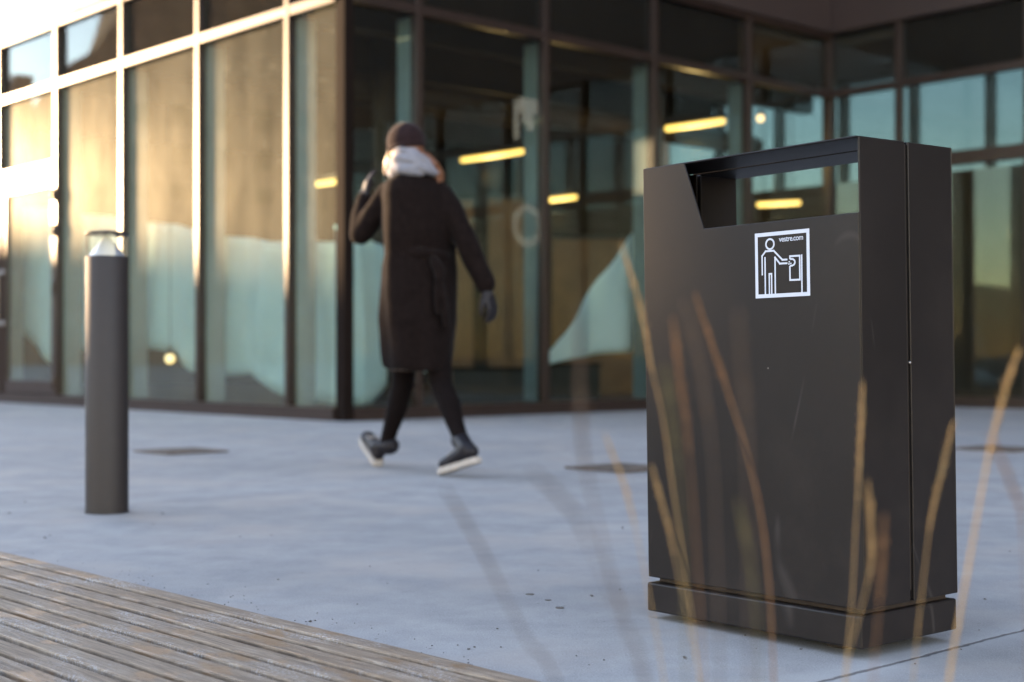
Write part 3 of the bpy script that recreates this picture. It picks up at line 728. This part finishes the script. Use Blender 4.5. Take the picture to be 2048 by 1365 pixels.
    tube(bm, [q(778, 388, .01), q(748, 432, .03), q(722, 470, .05)], [.066, .060, .056], 16); tube(bm, [q(722, 468, .05), q(723, 430, .09), q(729, 400, .12)], [.056, .050, .046], 16)
    tube(bm, [q(884, 390, 0), q(908, 436, -.05), q(934, 492, -.08), q(955, 536, -.09), q(971, 570, -.10)], [.068, .062, .056, .051, .050], 16)
    # back seam and fabric creases
    coat = fuse('coat', bm, M['coat'], e, .011, 3)
    for v in coat.data.vertices:
        nn = noise.noise(v.co*7)*.008 + noise.noise(Vector((v.co.x*9, v.co.y*9, v.co.z*2.2)))*.012 + noise.noise(Vector((v.co.x*16, v.co.y*16, v.co.z*4)))*.006
        v.co += v.normal*nn
    bm = bmesh.new(); k = 40; loop = []
    for j in range(k):
        t = 2*math.pi*j/k; c = q(839, 512 + 6*math.cos(t)); loop.append([c + lat*.171*math.cos(t)*z + hd*.150*math.sin(t)*z + Vector((0, 0, y)) for z, y in ((.97, -.024), (1.0, -.022), (1.0, .022), (.97, .024))])
    vs = [[bm.verts.new(p) for p in r] for r in loop]
    for j in range(k):
        for a in range(4): bm.faces.new((vs[j][a], vs[(j+1) % k][a], vs[(j+1) % k][(a+1) % 4], vs[j][(a+1) % 4]))
    tube(bm, [q(868, 520, -.155), q(880, 545, -.17), q(878, 560, -.175)], [.022, .03, .02], 10)
    tube(bm, [q(878, 552, -.17), q(888, 600, -.175), q(893, 650, -.17)], [.016, .02, .018], 8); tube(bm, [q(876, 552, -.17), q(874, 590, -.18), q(877, 625, -.18)], [.016, .018, .016], 8)
    obj('belt', bm, M['coat'], coat, True)
    bm = bmesh.new(); rr = []
    for z, f in ((.03, .9), (-.012, .93)):
        c = q(834, 738); rr.append([c + lat*.145*f*math.cos(2*math.pi*j/60) + hd*.165*f*math.sin(2*math.pi*j/60) + Vector((0, 0, z + (.004*(j % 2) if z < 0 else 0))) for j in range(60)])
    rings(bm, rr); obj('dress_hem', bm, M['lining'], e, True)
    # hat
    bm = bmesh.new(); hr = (Matrix.Rotation(R(-8), 3, 'Y') @ fr)
    ellipsoid(bm, hc + Vector((.0, 0, .03)), (.090, .106, .098), hr, 32)
    tube(bm, [hc + hr @ Vector((.085*math.cos(t), .100*math.sin(t), -.002)) for t in [2*math.pi*i/24 for i in range(25)]], .012, 8, ends=False)
    for v in bm.verts:
        if v.co.z < hc.z - .02: v.co = v.co.lerp(hc + Vector((0, 0, -.0)), .12)
    hat = fuse('hat', bm, M['hat'], e, .006, 2)
    # hair: wind-blown strands either side of the scarf
    bm = bmesh.new()
    ellipsoid(bm, hc + Vector((0, 0, -.02)) - face*.015, (.078, .088, .088), fr)
    for i in range(26):
        a = random.uniform(0, 1); x = 842 + 14*a; s0 = q(x, 312 + random.uniform(-6, 12), -.02+random.uniform(-.03, .05)); 
        tube(bm, [s0, q(858 + 16*a, 328, -.02 + random.uniform(-.04, .04)), q(868 + 20*a, 352 + random.uniform(-6, 14), random.uniform(-.05, .03))], [.010, .011, .005], 6)
    for i in range(14):
        a = random.uniform(0, 1); tube(bm, [q(786 - 6*a, 300, .03), q(776 - 6*a, 325, .05 + .03*a), q(773 - 5*a, 350, .05)], [.009, .009, .004], 6)
    fuse('hair', bm, M['hair'], e, .005, 1)
    # scarf: loops of thick soft cloth
    bm = bmesh.new()
    for (py, cx, w, dd, r_, tilt, sq) in ((349, 830, .118, .10, .026, .014, 0), (334, 827, .104, .095, .027, .020, 1), (318, 826, .084, .086, .023, .024, 2), (341, 828, .112, .10, .020, -.022, 3)):
        c = q(cx, py); pts = []
        for j in range(33):
            t = 2*math.pi*j/32; pts.append(c + lat*w*math.cos(t) + hd*dd*math.sin(t) + Vector((0, 0, -tilt*math.cos(t) - .012*math.sin(t+sq) + .006*math.sin(3*t+sq))))
        tube(bm, pts, [r_*(1 + .15*math.sin(j*1.1+sq)) for j in range(33)], 10, ends=False)
    sc = fuse('scarf', bm, M['scarf'], e, .006, 2)
    for v in sc.data.vertices: v.co += v.normal * (.0035*math.sin(v.co.z*120 + v.co.x*45 + 5*noise.noise(v.co*9)) + .008*noise.noise(v.co*14))
    # gloves with five fingers each
    def glove(wrist, d, palm_n, side, curl):
        d = Vector(d).normalized(); nrm = Vector(palm_n); nrm = (nrm - d*nrm.dot(d)).normalized(); s = d.cross(nrm)*side
        bm = bmesh.new()
        L = lambda a, b, c: wrist + d*a + s*b + nrm*c
        tube(bm, [L(-.05, 0, 0), L(-.01, 0, 0), L(.02, 0, 0)], [.036, .032, .032], 14)
        for b in (-.026, -.009, .009, .026): tube(bm, [L(.01, b*.8, 0), L(.09, b, 0)], [.019, .016], 10)
        for b, ln_, r_ in ((-.031, .060, .0095), (-.011, .073, .010), (.010, .078, .010), (.031, .070, .010)):
            p = [L(.085, b, 0)]; a = 0
            for k in range(3):
                a += curl*(0.8 if k == 0 else 1.0); f = (.46, .30, .24)[k]*ln_
                p.append(p[-1] + (d*math.cos(a) + nrm*math.sin(a) + s*b*.8)*f)
            tube(bm, p, [r_*1.1, r_, r_*.95, r_*.85], 10)
        tube(bm, [L(.025, .026, .004), L(.055, .05, .018), L(.085, .056, .03), L(.105, .052, .038)], [.017, .013, .0115, .010], 10)
        g_ = fuse('glove', bm, M['leather'], e, .0045, 2)
        bm = bmesh.new(); tube(bm, [L(-.062, 0, 0), L(-.042, 0, 0)], [.040, .038], 16); obj('fur_cuff', bm, M['hat'], g_, True)
    glove(q(729, 398, .12), Vector((.02, .02, .11)), Vector((.8, .3, 0)), 1, .22)
    glove(q(974, 583, -.10), Vector((.035, -.01, -.11)), Vector((-.75, .5, 0)), -1, .42)
person()

# ------------------------------------------------------------------ foreground grasses
bed = bmesh.new(); k = 28
extrude(bed, [(0.35 + 0.75*math.cos(2*math.pi*i/k), 1.05 + .42*math.sin(2*math.pi*i/k), 0.002) for i in range(k)], (0, 0, .03)); tag(obj('planting_bed', bed, M['soil']), kind='structure')
def stalk(pts, depth, head, mat, label, r=0.0012, hw=0.0045, lean=0.0):
    P = [pt(x, y, depth + lean*i) for i, (x, y) in enumerate(pts)]
    d = P[-1] - P[-2]
    if P[-1].z > 0.05:
        t = P[-1].z; dx = d.x/abs(d.z)*t*.5; P.append(Vector((P[-1].x + dx*.6, P[-1].y, t*.45))); P.append(Vector((P[-2].x + dx, P[-2].y, .03)))
    base = P[-1].copy()
    e = empty('grass_stalk', base, 0, label, 'grass stalk', 'dry grass stalks in front of the camera')
    # smooth curve
    Q = []
    for i in range(len(P)-1):
        p0, p1, p2, p3 = P[max(i-1, 0)], P[i], P[i+1], P[min(i+2, len(P)-1)]
        for s in range(6):
            t = s/6; Q.append(.5*((2*p1) + (p2-p0)*t + (2*p0-5*p1+4*p2-p3)*t*t + (3*p1-p0-3*p2+p3)*t**3) - base)
    Q.append(P[-1]-base); Q = [v for v in Q]
    bm = bmesh.new(); tube(bm, Q, [r*(.28 + .40*i/len(Q)) for i in range(len(Q))], 6); obj('stem', bm, mat, e, True)
    if head:
        bm = bmesh.new(); ln_ = [0]
        for a, b in zip(Q, Q[1:]): ln_.append(ln_[-1] + (b-a).length)
        nsp = int(head*620)
        for i in range(nsp):
            f = head*(i/nsp); j = next(j for j in range(len(ln_)-1) if ln_[j+1] >= f or j == len(ln_)-2)
            t = (f-ln_[j])/max(ln_[j+1]-ln_[j], 1e-6); c = Q[j].lerp(Q[j+1], min(t, 1)); ax = (Q[j]-Q[j+1]).normalized()
            env = min(1, .35 + 3*f/head) * min(1, (1-f/head)*2.2 + .25)
            ph = i*2.4; u = ax.orthogonal().normalized(); w_ = ax.cross(u); o = u*math.cos(ph) + w_*math.sin(ph)
            tip = c + ax*.007*random.uniform(.7, 1.3) + o*hw*.5*env*random.choice((.6,1,1.5))*random.uniform(.5, 1.2)
            mid = c.lerp(tip, .5); sd = ax.cross(o).normalized()*.0013*env
            ot = o*.0009
            a_ = [bm.verts.new(x) for x in (c, mid+sd, tip, mid-sd, mid+ot)]
            for f3 in ((0, 1, 4), (1, 2, 4), (2, 3, 4), (3, 0, 4), (0, 3, 2, 1)): bm.faces.new([a_[z] for z in f3])
        obj('seed_head', bm, mat, e)
stalk([(1245,498),(1268,570),(1288,650),(1302,730),(1326,840),(1346,980),(1376,1180),(1400,1380)], 1.42, .13, M['straw'], 'tallest golden grass stalk, its head crossing the left edge of the bin', hw=.006)
stalk([(1347,650),(1360,760),(1374,860),(1386,1000),(1398,1180),(1410,1380)], 1.18, .11, M['rust'], 'brownish grass stalk on the bin front, between the tallest stalk and the rust-orange one', hw=.005)
stalk([(1372,615),(1398,720),(1422,880),(1432,1060),(1440,1380)], 0.98, .10, M['dun'], 'faint brown grass stalk on the bin front, close left of the rust-orange one', hw=.004)
stalk([(1394,600),(1424,690),(1456,785),(1492,900),(1520,1020),(1538,1170),(1548,1380)], 1.36, .12, M['rust'], 'rust-orange grass stalk curving down the middle of the bin front', hw=.0055, r=.0022)
stalk([(1478,640),(1486,760),(1494,900),(1498,1080),(1500,1380)], 0.86, .09, M['dun'], 'very blurred stalk right of the rust-orange one on the bin front', hw=.004)
stalk([(1725,775),(1722,860),(1717,960),(1711,1060),(1704,1200),(1688,1380)], 1.44, .12, M['straw'], 'upright golden stalk on the front corner of the bin', hw=.005)
stalk([(1737,975),(1742,1050),(1742,1130),(1722,1220),(1700,1300),(1690,1380)], 1.30, .09, M['straw'], 'short bent stalk just right of the bin front corner', hw=.006)
stalk([(1768,1040),(1764,1130),(1756,1240),(1745,1380)], 1.15, .07, M['rust'], 'short brown stalk on the right side of the bin', hw=.006)
stalk([(1906,850),(1882,950),(1862,1040),(1848,1150),(1832,1300),(1826,1380)], 1.40, .11, M['straw'], 'golden stalk leaning right over the bin side near its right edge', hw=.0055)
stalk([(2036,705),(2008,790),(1976,920),(1950,1060),(1922,1220),(1896,1380)], 1.30, .12, M['straw'], 'tall pale stalk leaning right beside the bin at the right edge', hw=.0075, r=.0028)
stalk([(1214,880),(1250,975),(1276,1080),(1296,1180),(1330,1380)], 1.36, .09, M['straw'], 'short golden stalk on the paving just left of the bin', hw=.005)
stalk([(1160,630),(1160,760),(1166,900),(1190,1020),(1216,1130),(1256,1260),(1296,1380)], 0.92, .12, M['dun'], 'long faint grey stalk left of the bin, crossing glass and paving', hw=.005, r=.0016)
stalk([(895,985),(958,1090),(1008,1190),(1060,1290),(1118,1380)], 0.95, .08, M['dun'], 'grey stalk leaning left, leftmost of all stalks on the paving', hw=.003, r=.0017)
stalk([(1080,955),(1150,1030),(1200,1130),(1248,1250),(1290,1380)], 0.80, .05, M['dun'], 'very faint grey stalk between the two grey ones left of the bin', hw=.003, r=.001)
stalk([(1306,940),(1338,1060),(1362,1180),(1388,1300),(1402,1380)], 1.38, .09, M['straw'], 'short stalk low on the left part of the bin front', hw=.0045)
stalk([(1480,1020),(1500,1120),(1512,1220),(1520,1380)], 1.0, .06, M['green'], 'short greenish stalk low on the bin front, left of the rust-orange one', hw=.004)
stalk([(1985,880),(2030,985),(2048,1060),(2060,1380)], 1.05, .08, M['rust'], 'brown stalk leaning left at the very right edge of the photo', hw=.005)
stalk([(1330,740),(1352,900),(1366,1080),(1372,1380)], 1.05, .08, M['green'], 'faint greenish stalk close to the left edge of the bin front', hw=.004)
